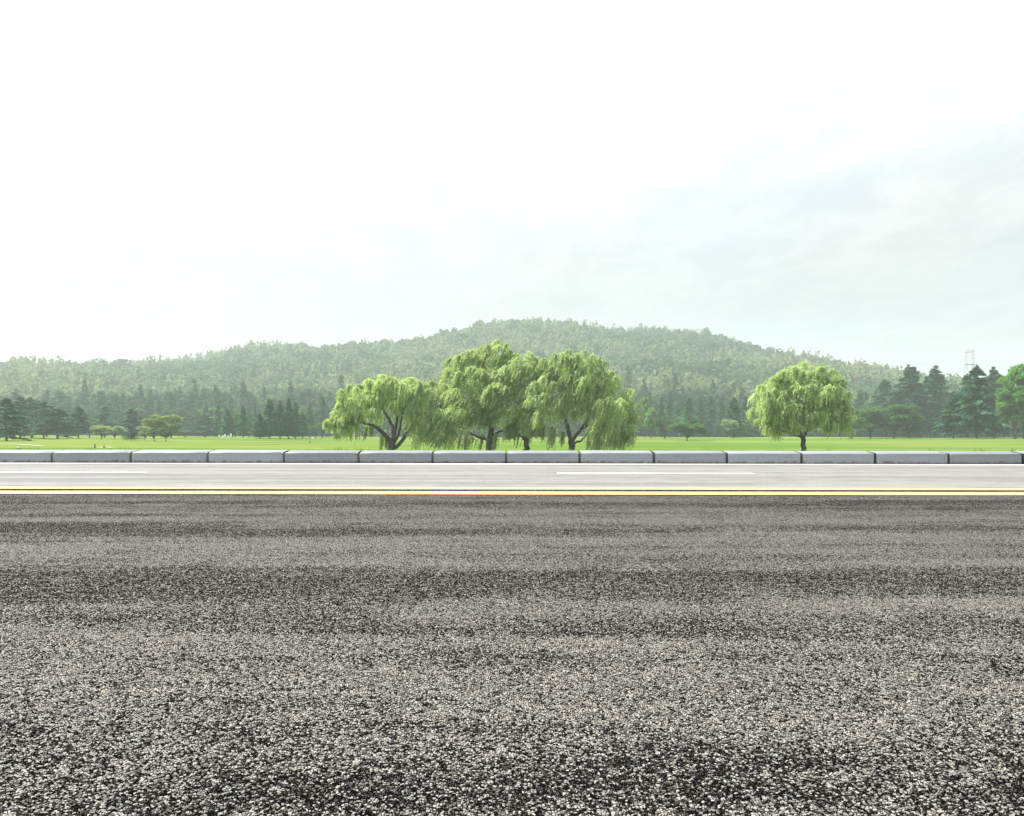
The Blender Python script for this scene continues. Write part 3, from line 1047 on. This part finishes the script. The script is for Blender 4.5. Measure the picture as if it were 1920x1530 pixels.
# front trees read off the photograph: kind, x, base row, top row, width, label
FRONT = [
    ('cedar/2', 12, 828, 749, 66, 'dark bushy cedar reaching the ground at the left picture edge'),
    ('cedar/0', 38, 823, 745, 52, 'dark cedar second from the left picture edge, in the clump of dark cedars'),
    ('cedar/1', 60, 822.5, 748, 56, 'dark cedar with a bare lower trunk in the middle of the left cedar clump'),
    ('cedar/3', 82, 824, 755, 46, 'dark flat-layered cedar on a thick double trunk beside the brownish cedar'),
    ('cedar/1', 108, 824.5, 766, 60, 'brownish open cedar with wide flat boughs, right end of the left cedar clump'),
    ('cedar/0', 126, 823.5, 795, 26, 'low dark cedar tucked at the right foot of the brownish cedar'),
    ('tallcedar/1', 147, 823.5, 762, 36, 'tall thin tree with a long bare stem between the brownish cedar and a pale tree'),
    ('broad/0', 168, 822.5, 786, 36, 'light green broadleaf tree right of the thin bare-stemmed tree'),
    ('cedar/3', 196, 822, 764, 44, 'dark cedar rising behind the two pale spreading trees on the left'),
    ('pale/0', 191, 825, 797, 36, 'small pale spreading tree, left of the pair in front of a dark cedar'),
    ('pale/1', 215, 824.5, 798, 34, 'small pale spreading tree, right of the pair in front of a dark cedar'),
    ('cedar/2', 247, 822.5, 767, 42, 'dark pointed cedar just left of the golden round trees'),
    ('cedar/3', 246, 827, 811, 28, 'tiny umbrella-shaped cedar on the grass under the dark pointed cedar'),
    ('gold/0', 287, 822.5, 778, 38, 'golden round-headed tree, left of the golden pair'),
    ('gold/1', 322, 822.5, 778, 38, 'greener golden round-headed tree, right of the golden pair'),
    ('pale/2', 272, 827, 797, 22, 'small pale tree with thin stems before the left golden tree'),
    ('broad/1', 289, 828, 804, 24, 'small light green tree on the lawn under the golden pair'),
    ('broad/2', 311, 829, 803, 26, 'small lone tree on the lawn furthest forward of the golden group'),
    ('cedar/0', 385, 821, 780, 52, 'low wide dark cedar with drooping skirts right of the golden pair'),
    ('broad/1', 347, 821, 806, 34, 'low round green shrub-like tree between the golden pair and the wide dark cedar'),
    ('bright/0', 403, 820, 798, 15, 'tiny bright green tree in front of the redwood row'),
    ('cone/0', 409, 821, 760, 22, 'slim dark redwood at the left start of the redwood row'),
    ('cone/1', 427, 821, 767, 24, 'lighter green redwood second in the row'),
    ('broad/2', 441, 821, 774, 22, 'rounded light tree between the redwoods above the blossoming shrubs'),
    ('cone/2', 456, 821, 761, 21, 'pointed redwood, left of a close pair above the white-flowering shrubs'),
    ('cone/0', 467, 821, 768, 19, 'pointed redwood, right of a close pair above the white-flowering shrubs'),
    ('cone/1', 478, 820, 757, 15, 'narrow redwood standing slightly back left of the small redwood'),
    ('cone/0', 487, 823, 775, 25, 'smaller redwood in front of the tall leaning one'),
    ('cone/2', 505, 823, 749, 33, 'tall broad redwood with a leaning tip'),
    ('cone/1', 525, 823, 751, 25, 'redwood with a double tip right of the tall leaning one'),
    ('cone/0', 541, 823, 747, 25, 'tallest dark redwood of the row left of the willows'),
    ('cone/2', 554, 823, 755, 23, 'redwood touching the right side of the tallest dark one'),
    ('cone/1', 567, 822, 772, 22, 'yellowish redwood near the right end of the row'),
    ('cone/0', 581, 821, 755, 21, 'redwood above the small dark lawn trees'),
    ('cone/2', 605, 820, 743, 24, 'tall light redwood just left of the forked willow'),
    ('pale/0', 436, 821.5, 800, 30, 'white-flowering low tree in front of the redwoods'),
    ('pale/1', 457, 821.5, 806, 17, 'smaller white-flowering low tree right of the larger flowering one'),
    ('broad/0', 592, 821.5, 795, 25, 'small tree at left of the two casting a dark oval shade left of the willows'),
    ('broad/1', 604, 821.5, 792, 25, 'small tree at right of the two casting a dark oval shade left of the willows'),
    ('gold/0', 1193, 820, 756, 24, 'golden rounded tree peeking out behind the right edge of the willow cluster'),
    ('bright/1', 1209, 819.5, 742, 19, 'slender upright poplar-like tree just right of the willow cluster'),
    ('bright/2', 1221, 821, 762, 24, 'light green young tree beside the slender upright one'),
    ('cone/0', 1240, 820, 743, 15, 'narrow green spire right of the two young trees'),
    ('broad/0', 1246, 821.5, 780, 36, 'mid green tree between the young trees and the low spreading tree'),
    ('spread/0', 1288, 826, 788, 58, 'low wide spreading tree casting shade on the open lawn'),
    ('cone/2', 1291, 820, 744, 30, 'dark blue-green conifer rising behind the low spreading tree'),
    ('cone/0', 1313, 820, 743, 24, 'redwood first from left in the row before the lone willow'),
    ('cone/1', 1333, 820, 741, 27, 'redwood second in the row before the lone willow'),
    ('cone/2', 1353, 820, 744, 24, 'redwood third in the row before the lone willow'),
    ('cone/1', 1376, 820, 744, 36, 'broad triangular redwood before the lone willow'),
    ('cone/0', 1397, 819, 741, 30, 'tall redwood half behind the left edge of the lone willow'),
    ('pale/2', 1347, 818, 797, 34, 'pale spiky low tree at the foot of the redwoods'),
    ('pale/0', 1370, 820.5, 783, 28, 'light layered small tree below the broad triangular redwood'),
    ('bright/0', 1396, 819, 784, 22, 'bright rounded small tree left of the lone willow'),
    ('broad/1', 1597, 822, 768, 44, 'light green tree showing through behind the right side of the lone willow'),
    ('spread/1', 1632, 821, 760, 64, 'spreading dark tree with a low fork right of the lone willow'),
    ('spread/2', 1676, 821, 754, 92, 'widest flat-topped dark tree with several stems right of the lone willow'),
    ('broad/2', 1704, 820.5, 786, 44, 'lower rounded lighter tree at the right foot of the widest flat-topped tree'),
    ('tallcedar/0', 1660, 817, 713, 72, 'yellowish cedar behind the widest flat-topped tree'),
    ('tallcedar/1', 1708, 819, 686, 86, 'tall cedar with a thin wispy leader, left of the tall cedars'),
    ('tallcedar/2', 1752, 819.5, 688, 80, 'tall cedar with a dense dark tip'),
    ('tallcedar/3', 1788, 820.5, 735, 48, 'shorter cedar on a slim bare stem between the tall cedars'),
    ('tallcedar/0', 1814, 820, 703, 62, 'tall cedar with a bent bare trunk right under the transmission tower'),
    ('tallcedar/3', 1831, 820.5, 686, 74, 'tall ragged-topped cedar just right of the transmission tower'),
    ('tallcedar/2', 1864, 820.5, 690, 76, 'dense dark cedar with a twin ragged top, beside the tall bright tree'),
    ('bright/1', 1903, 821.5, 696, 60, 'bright green tall tree, left stem of the two at the right edge'),
    ('bright/2', 1921, 821.5, 678, 70, 'tallest bright green tree cut by the right picture edge'),
    ('pale/1', 1777, 817, 790, 40, 'pale understory tree in the gap between the tall cedars'),
]
for (kd, px, bs, tp, wp, lb) in FRONT:
    Y = gy(px, bs, 150, 322) if bs > 818.5 else 316.0
    Y = min(max(Y, 150.0), 318.0)
    o = plant(kd, px, tp, wp, Y, lb, "trees at the edge of the meadow")

# the anonymous rows behind
r = np.random.default_rng(77)


def row(n0, n1, step, Ya, Yb, tlo, thi, kinds, label, group):
    px = n0
    while px < n1:
        kd = kinds[int(r.integers(len(kinds)))]
        wp = {'cone': 21, 'cedar': 42, 'spire': 11, 'broad': 38, 'tallcedar': 44}[kd.split('/')[0]] * r.uniform(0.95, 1.45)
        bb = np.interp(px, [0, 400, 600, 1150, 1400, 1560, 1660, 1920], [0, 0, -4, -6, 0, -2, 0, -18])
        tp = r.uniform(tlo, thi) + bb + (8 if kd.startswith('broad') else 0)
        lb = {'cone': 'dark green pointed conifer', 'cedar': 'dark layered cedar', 'spire': 'thin cypress spire', 'broad': 'dull green rounded tree', 'tallcedar': 'dark layered cedar'}[kd.split('/')[0]]
        plant(kd, px, tp, wp, r.uniform(Ya, Yb), lb + ' ' + label, lb + ' ' + group)
        px += step * r.uniform(0.7, 1.3)


K1 = ['cone/0', 'cone/1', 'cone/2', 'cone/0', 'cedar/0', 'cedar/2', 'broad/0', 'broad/1', 'spire/0']
row(-40, 420, 15, 322, 340, 752, 772, ['cedar/0', 'cedar/1', 'cone/0', 'cone/2', 'cedar/3', 'broad/2'], 'in the crowded row behind the left cedars', 'behind the left cedars')
row(395, 640, 13, 322, 340, 757, 775, ['cone/0', 'cone/1', 'cone/2', 'broad/0'], 'in the row behind the redwoods', 'behind the redwoods')
row(635, 1215, 15, 305, 335, 752, 775, ['cone/0', 'cone/1', 'broad/0', 'broad/1', 'cedar/1'], 'seen through the gaps of the willow cluster', 'behind the willow cluster')
row(1205, 1610, 14, 322, 340, 752, 768, ['cone/0', 'cone/1', 'cone/2', 'broad/1', 'cedar/2'], 'in the row behind the lone willow', 'behind the lone willow')
row(1585, 1960, 17, 322, 340, 752, 775, ['cedar/0', 'tallcedar/1', 'broad/0', 'broad/2', 'cone/1'], 'deep behind the tall cedars on the right', 'behind the tall cedars')
row(-40, 640, 17, 306, 320, 772, 795, ['cedar/0', 'cedar/3', 'broad/0', 'cone/1', 'broad/2', 'cone/0'], 'low in the thick front edge of the wood on the left', 'low at the left edge of the wood')
row(1205, 1960, 17, 306, 320, 772, 795, ['cedar/0', 'cedar/2', 'broad/1', 'cone/2', 'broad/2', 'broad/0'], 'low in the thick front edge of the wood on the right', 'low at the right edge of the wood')
row(-40, 1960, 13, 352, 395, 733, 755, K1, 'on the foot of the hill above the front rows', 'on the foot of the hill')
for px, tp, wp in ((282, 731, 12), (216, 738, 16), (320, 734, 15), (407, 733, 15), (1643, 727, 13), (1612, 729, 20), (432, 740, 14)):
    plant('spire/0', px, tp, wp, 345, 'sharp dark cypress spire standing clear above the back row at the foot of the hill', 'cypress spires above the back row')

# low dark undergrowth closing the wood's edge
r = np.random.default_rng(23)
parts, tints = [], []
for _ in range(1000):
    px = r.uniform(-60, 1980)
    Y = r.uniform(316, 350)
    x = (px - CX) / F * Y
    z = float(ground_z(x, Y))
    n = 70
    hh = r.uniform(0.9, 3.2) * (1.5 if r.uniform() < .2 else 1)
    d = unit(r.normal(size=(n, 3)))
    C = np.array([x, Y, z + hh * 0.35]) + d * r.uniform(0.5, 1.05, (n, 1)) * [r.uniform(1.2, 2.6), 1.3, hh * 0.7]
    parts.append(leaves(C, d + [0, 0, -0.3] + r.normal(size=(n, 3)) * 0.5, r.uniform(0.35, 0.7, n), r.uniform(0.2, 0.4, n), r))
    tints.append(tint_of(r, n, 0.3, 0.1) * r.uniform(0.6, 1.3))
tag(link('undergrowth', leaf_mesh('undergrowth', parts, tints), M['cone_leaf']), kind='stuff')

# ------------------------------------------------------------------ forest on the hill: one far-off mass
def crown_tuft(seed, kind):
    r = np.random.default_rng(seed)
    if kind == 'round':
        n = 130
        d = unit(r.normal(size=(n, 3)))
        d[:, 2] = np.where(d[:, 2] < -0.25, -d[:, 2], d[:, 2])
        lob = 1 + 0.22 * np.sin(3 * np.arctan2(d[:, 1], d[:, 0]) + r.uniform(0, 6)) + 0.15 * np.sin(5 * d[:, 2] + r.uniform(0, 6))
        C = d * (lob * r.uniform(0.75, 1.05, n))[:, None] * [1, 1, 0.9] + [0, 0, 1.0]
        D = unit(d * [1, 1, 0.3] + [0, 0, -0.3]) + r.normal(size=(n, 3)) * 0.5
        return leaves(C, D, r.uniform(0.45, 0.75, n), r.uniform(0.28, 0.42, n), r, flat=0.3)
    if kind == 'plume':       # bamboo-like plumes, several arching tips
        n = 130
        k_ = r.integers(0, 7, n)
        bx, by = r.uniform(-0.6, 0.6, 7), r.uniform(-0.6, 0.6, 7)
        tx, ty, tz = bx + r.uniform(-0.1, 0.6, 7), by + r.uniform(-0.3, 0.3, 7), r.uniform(1.6, 2.6, 7)
        u = r.uniform(0, 1, n)
        wv = 0.30 * (1.05 - u)
        C = np.stack([bx[k_] + (tx - bx)[k_] * u ** 2 + r.normal(size=n) * wv, by[k_] + (ty - by)[k_] * u ** 2 + r.normal(size=n) * wv, 0.3 + (tz[k_] - 0.3) * u + r.normal(size=n) * 0.1], 1)
        D = np.stack([0.4 + r.normal(size=n) * 0.6, r.normal(size=n) * 0.6, 0.5 * r.normal(size=n) - 0.2], 1)
        return leaves(C, D, r.uniform(0.4, 0.7, n), r.uniform(0.2, 0.32, n), r)
    n = 110                    # small pointed conifer
    u = r.uniform(0, 1, n) ** 0.8
    a = r.uniform(0, 6.28, n)
    rr = 0.75 * (1 - u) * r.uniform(0.4, 1.1, n) + 0.03
    C = np.stack([np.cos(a) * rr, np.sin(a) * rr, 0.2 + 3.0 * u], 1)
    D = np.stack([np.cos(a), np.sin(a), 0 * a - 0.3], 1) + r.normal(size=(n, 3)) * 0.3
    return leaves(C, D, r.uniform(0.35, 0.6, n), r.uniform(0.16, 0.28, n), r, flat=0.4)


def hill_forest():
    r = np.random.default_rng(5)
    pr = {'round': [crown_tuft(i, 'round') for i in range(7)], 'plume': [crown_tuft(20 + i, 'plume') for i in range(7)], 'cone': [crown_tuft(40 + i, 'cone') for i in range(4)]}
    parts, tints = [], []
    Y = 372.0
    while Y < 842:
        step = 7.0
        half = Y * 0.62 + 30
        xs = np.arange(-half, half, step) + r.uniform(-0.4, 0.4) * step
        for x in xs:
            xx, yy = x + r.normal() * 1.6, Y + r.normal() * 1.6
            px = CX + F * xx / yy
            yr, zr = ridge(px)
            if yy > yr + 12:
                continue
            z = float(ground_z(xx, yy))
            s = (yy - HB) / (yr - HB)
            nz = math.sin(xx * 0.021 + 1.3 + 1.5 * math.sin(yy * 0.013)) + math.sin(yy * 0.03 + xx * 0.011 + 0.5) * 0.8 + r.normal() * 0.75
            low = s < 0.16 + 0.05 * math.sin(xx * 0.03)
            if low:
                kd = 'round' if r.uniform() < 0.7 else 'cone'
                col = np.array([0.040, 0.088, 0.045]) if r.uniform() < .75 else np.array([0.065, 0.115, 0.05])
                sz = r.uniform(3.4, 5.6)
            elif nz > 0.15:
                kd = 'plume'
                q = r.uniform()
                col = np.array([0.215, 0.235, 0.115]) * (1 - q) + np.array([0.165, 0.225, 0.095]) * q
                sz = r.uniform(3.8, 6.0)
            else:
                kd = 'round'
                q = r.uniform()
                col = np.array([0.050, 0.110, 0.055]) * (1 - q) + np.array([0.105, 0.165, 0.070]) * q
                sz = r.uniform(3.4, 6.2)
            if r.uniform() < 0.03 or (s > 0.97 and r.uniform() < 0.10):
                kd = 'cone'
                col = np.array([0.04, 0.075, 0.045])
                sz = r.uniform(2.2, 3.3)
            if s > 0.9:
                sz *= 0.62
            P_ = pr[kd][int(r.integers(len(pr[kd])))]
            a = r.normal() * 0.5 if kd == 'plume' else r.uniform(0, 6.28)
            ca, sa = math.cos(a), math.sin(a)
            Rm = np.array([[ca, -sa, 0], [sa, ca, 0], [0, 0, 1]])
            v = P_ @ Rm.T * np.array([sz, sz, sz * r.uniform(0.85, 1.25)]) + [xx, yy, z - 0.3]
            parts.append(v)
            c = col * r.uniform(0.72, 1.25)
            tints.append(c[None, :] * r.uniform(0.75, 1.25, (len(v), 1)))
        Y += step * 0.92
    o = link('hillside_forest', leaf_mesh('hillside_forest', parts, tints), M['hill_leaf'])
    tag(o, 'mixed green and tan forest covering the whole hazy hill', 'forest', kind='stuff')


hill_forest()

# ------------------------------------------------------------------ transmission tower and wires
TY = 520.0


def tp(px, py, dy=0.0):
    return np.array([(px - CX) / F * TY, TY + dy, CAMH + (HZ - py) / F * TY])


tx0 = (1818 - CX) / F * TY
tz0 = float(ground_z(tx0, TY))
tower = empty('transmission_tower', (tx0, TY, tz0))
tag(tower, 'pale steel lattice transmission tower rising behind the tall cedars', 'pylon')
o_ = np.array([tx0, TY, tz0])
legs, cross = [], []
q = 0.11
for sx in (-1, 1):
    for sy in (-1.3, 1.3):
        pts = [np.array([sx * 4.6, sy * 2.2, -1.0]), tp(1818 + sx * 6.2, 683, sy) - o_, tp(1818 + sx * 5.2, 657, sy) - o_]
        legs.append((np.array(pts), np.array([q * 1.2, q, q])))
for py0, py1 in ((740, 722), (722, 703), (703, 692), (692, 683), (683, 674), (674, 666), (666, 657)):
    for sx in (-1, 1):
        for (a, b) in ((-1.3, 1.3), (1.3, -1.3)):
            cross.append(bar(tp(1818 + sx * 6.4, py0, a) - o_, tp(1818 + sx * 5.9, py1, b) - o_, 0.09))
    if py0 < 715:
        cross.append(bar(tp(1812.5, py0, 0) - o_, tp(1816, (py0 + py1) / 2, 0) - o_, 0.06))
        cross.append(bar(tp(1823.5, py0, 0) - o_, tp(1820, (py0 + py1) / 2, 0) - o_, 0.06))
V_, Q_ = tubes(legs + cross, 4)
link('lattice_frame', mesh_from('lattice_frame', V_, Q_), M['steel'], tower)
for py, half, up in ((682, 7.5, 0), (659.5, 8.2, 1)):
    arms = []
    for sy in (-1.2, 1.2):
        arms.append(bar(tp(1818 - half, py, sy) - o_, tp(1818 + half, py - up * 2.0, sy) - o_, 0.2))
        if up:
            arms.append(bar(tp(1818 - half * .6, py - 4, sy) - o_, tp(1818 + half * .6, py - 4.8, sy) - o_, 0.14))
    for t in np.linspace(-1, 1, 7):
        arms.append(bar(tp(1818 + half * t, py - up * (t + 1), -1.2) - o_, tp(1818 + half * t * .8, py - 4 * up - up * (t + 1) * .8, 1.2) - o_, 0.09))
    V_, Q_ = tubes(arms, 4)
    link('cross_arm', mesh_from('cross_arm', V_, Q_), M['steel'], tower)
for sx, py in ((-7.8, 655), (8.0, 650)):
    V_, Q_ = tubes([bar(tp(1818 + sx, 659 - (1 if sx > 0 else -1), 0) - o_, tp(1818 + sx * 1.02, py, 0) - o_, 0.13)], 4)
    link('peak', mesh_from('peak', V_, Q_), M['steel'], tower)


def wire(pts, label):
    P_ = smooth_path([tp(a, b, d) for a, b, d in pts], 8)
    V_, Q_ = tubes([(P_, np.full(len(P_), 0.06))], 4)
    o = link('power_line', mesh_from('power_line', V_, Q_), M['wire'])
    tag(o, label, 'power line', 'wires of the transmission tower')


wire([(1811, 672, 0), (1760, 680, -10), (1700, 687, -20), (1640, 692, -30), (1590, 694, -40)], 'thin overhead wire sagging left from the tower above the cedar tops')
wire([(1811, 695, 0), (1770, 700, -10), (1720, 706, -20), (1690, 709, -26)], 'lower thin wire running left of the tower just above the hill line')
wire([(1825, 670, 0), (1880, 676, 10), (1930, 680, 20), (2000, 684, 30)], 'thin overhead wire running right from the tower, the upper of two')
wire([(1825, 673, 2), (1880, 681, 12), (1930, 687, 22), (2000, 692, 32)], 'thin overhead wire running right from the tower, the lower of two')


# ------------------------------------------------------------------ small things on the meadow
def ribbon(name, pts, w_, mat):
    P_ = smooth_path([(a, b, 0) for a, b in pts], 10)
    T = unit(np.gradient(P_, axis=0))
    nrm = np.stack([-T[:, 1], T[:, 0], 0 * T[:, 0]], 1)
    L_, R_ = P_ + nrm * w_ / 2, P_ - nrm * w_ / 2
    for A in (L_, R_):
        A[:, 2] = ground_z(A[:, 0], A[:, 1]) + 0.05
    n = len(P_)
    i = np.arange(n - 1)
    return link(name, mesh_from(name, np.vstack([L_, R_]), np.stack([i, i + 1, i + 1 + n, i + n], 1)), mat)


def gp(px, py):
    Y = gy(px, py, 80, 330)
    return ((px - CX) / F * Y, Y)


tag(ribbon('footpath', [gp(-30, 833.5), gp(20, 834.5), gp(55, 836.5), gp(82, 838.5)], 0.6, M['sand']), kind='structure')
tag(ribbon('cart_path', [gp(1470, 842.3), gp(1570, 842.5), gp(1660, 842.8), gp(1740, 843)], 0.5, M['sand']), kind='structure')
tag(ribbon('sand_strip', [gp(186, 841), gp(198, 840), gp(210, 841)], 0.5, M['sand']), kind='structure')


def boulder(px, py, size, seed, label, name='boulder'):
    r = np.random.default_rng(seed)
    x, Y = gp(px, py)
    nu, nv = 14, 9
    V_, Q_ = [], []
    for b in range(nv):
        th = b / (nv - 1) * PI
        for a in range(nu):
            ph = a / nu * 2 * PI
            k_ = 1 + 0.14 * math.sin(3 * ph + seed) * math.sin(2 * th) + 0.06 * r.normal()
            V_.append((math.sin(th) * math.cos(ph) * k_ * size, math.sin(th) * math.sin(ph) * k_ * size * 0.8, math.cos(th) * k_ * size * 0.55))
    for b in range(nv - 1):
        for a in range(nu):
            Q_.append((b * nu + a, (b + 1) * nu + a, (b + 1) * nu + (a + 1) % nu, b * nu + (a + 1) % nu))
    o = link(name, mesh_from(name, V_, Q_, smooth=True), M['stone'])
    o.location = (x, Y, float(ground_z(x, Y)) + size * 0.25)
    tag(o, label, 'boulder')


boulder(35, 843, 0.24, 3, 'low mossy boulder on the grass just behind the left kerb', 'boulder')

# white slatted fence posts under the redwoods
for i, px in enumerate((411, 418, 422, 428, 433)):
    Y = gy(px, 822, 150, 322)
    x = (px - CX) / F * Y
    z = float(ground_z(x, Y))
    hh = [0.6, 0.5, 0.8, 0.5, 1.0][i]
    o = link('white_post', boxes('white_post', [(-.13, .13, -.1, .1, -.1, hh), (-.17, .17, -.13, .13, hh, hh + .06)]), M['white_paint'])
    o.location = (x, Y, z)
    tag(o, 'small white post in the shade under the redwoods, below the blossoming shrubs', 'post', 'white posts under the redwoods')
# white tee marker box on two feet
x, Y = gp(587, 826.5)
z = float(ground_z(x, Y))
mk = empty('tee_marker', (x, Y, z))
tag(mk, 'small white box on short legs alone on the lawn left of the willows', 'marker')
link('box', boxes('tee_box', [(-.30, .30, -.2, .2, .28, .62), (-.36, .36, -.25, .25, .623, .70)]), M['white_paint'], mk)
for sx in (-1, 1):
    link('leg', boxes('tee_leg', [(sx * .2 - .05, sx * .2 + .05, -.06, .06, -.05, .279)]), M['white_paint'], mk)
# dark stakes
for px, py, h_, lb in ((178, 841.5, 0.5, 'short dark stake on the lawn left of the pale sand strip'), (195, 841.5, 0.32, 'squat dark post standing on the pale sand strip'), (581, 832.5, 0.5, 'thin dark stake on the lawn below the white marker box')):
    x, Y = gp(px, py)
    Vt, Qt = tubes([(np.array([(0, 0, -.1), (0, 0, h_ * .9), (0, 0, h_)]), np.array([.08, .07, .03]))], 8)
    o = link('stake', mesh_from('stake', Vt, Qt, smooth=True), M['dark_metal'])
    o.location = (x, Y, float(ground_z(x, Y)))
    tag(o, lb, 'stake')

# tufts of weed growing up behind the kerb
r = np.random.default_rng(91)
C, D, L, Wd, T = [], [], [], [], []
for _ in range(70):
    cx_ = r.uniform(-7, 7) if r.uniform() < .6 else r.choice([-2.2, -2.0, -1.5, 2.9, -6.6]) + r.normal() * 0.15
    hh = r.uniform(0.04, 0.085)
    for q in range(14):
        b = np.array([cx_ + r.normal() * 0.05, 12.14 + abs(r.normal()) * 0.05, 0.13])
        dd = np.array([r.normal() * 0.5, r.normal() * 0.3, 1])
        l = hh * r.uniform(0.7, 1.3)
        C.append(b + dd * l / 2)
        D.append(dd)
        L.append(l)
        Wd.append(0.007)
        T.append(r.uniform(0.7, 1.3))
me = leaf_mesh('verge_grass', [leaves(C, D, np.array(L), np.array(Wd), r)], [np.array(T)[:, None] * np.ones((1, 3))])
tag(link('verge_grass', me, M['bright_leaf']), kind='stuff')

# ------------------------------------------------------------------ haze
zt = 150.0
hz = link('haze', boxes('haze', [(-1750, 1750, -350, 1720, -3.7, zt)]), None)
tag(hz, kind='stuff')
m = bpy.data.materials.new('haze air')
m.use_nodes = True
k = NT(m.node_tree)
pv = k.n('ShaderNodeVolumePrincipled')
pv.inputs['Color'].default_value = (0.84, 0.96, 1.0, 1)
pv.inputs['Density'].default_value = 0.00042
pv.inputs['Anisotropy'].default_value = 0.2
out = k.n('ShaderNodeOutputMaterial')
k.t.links.new(pv.outputs[0], out.inputs[1])
hz.data.materials.append(m)
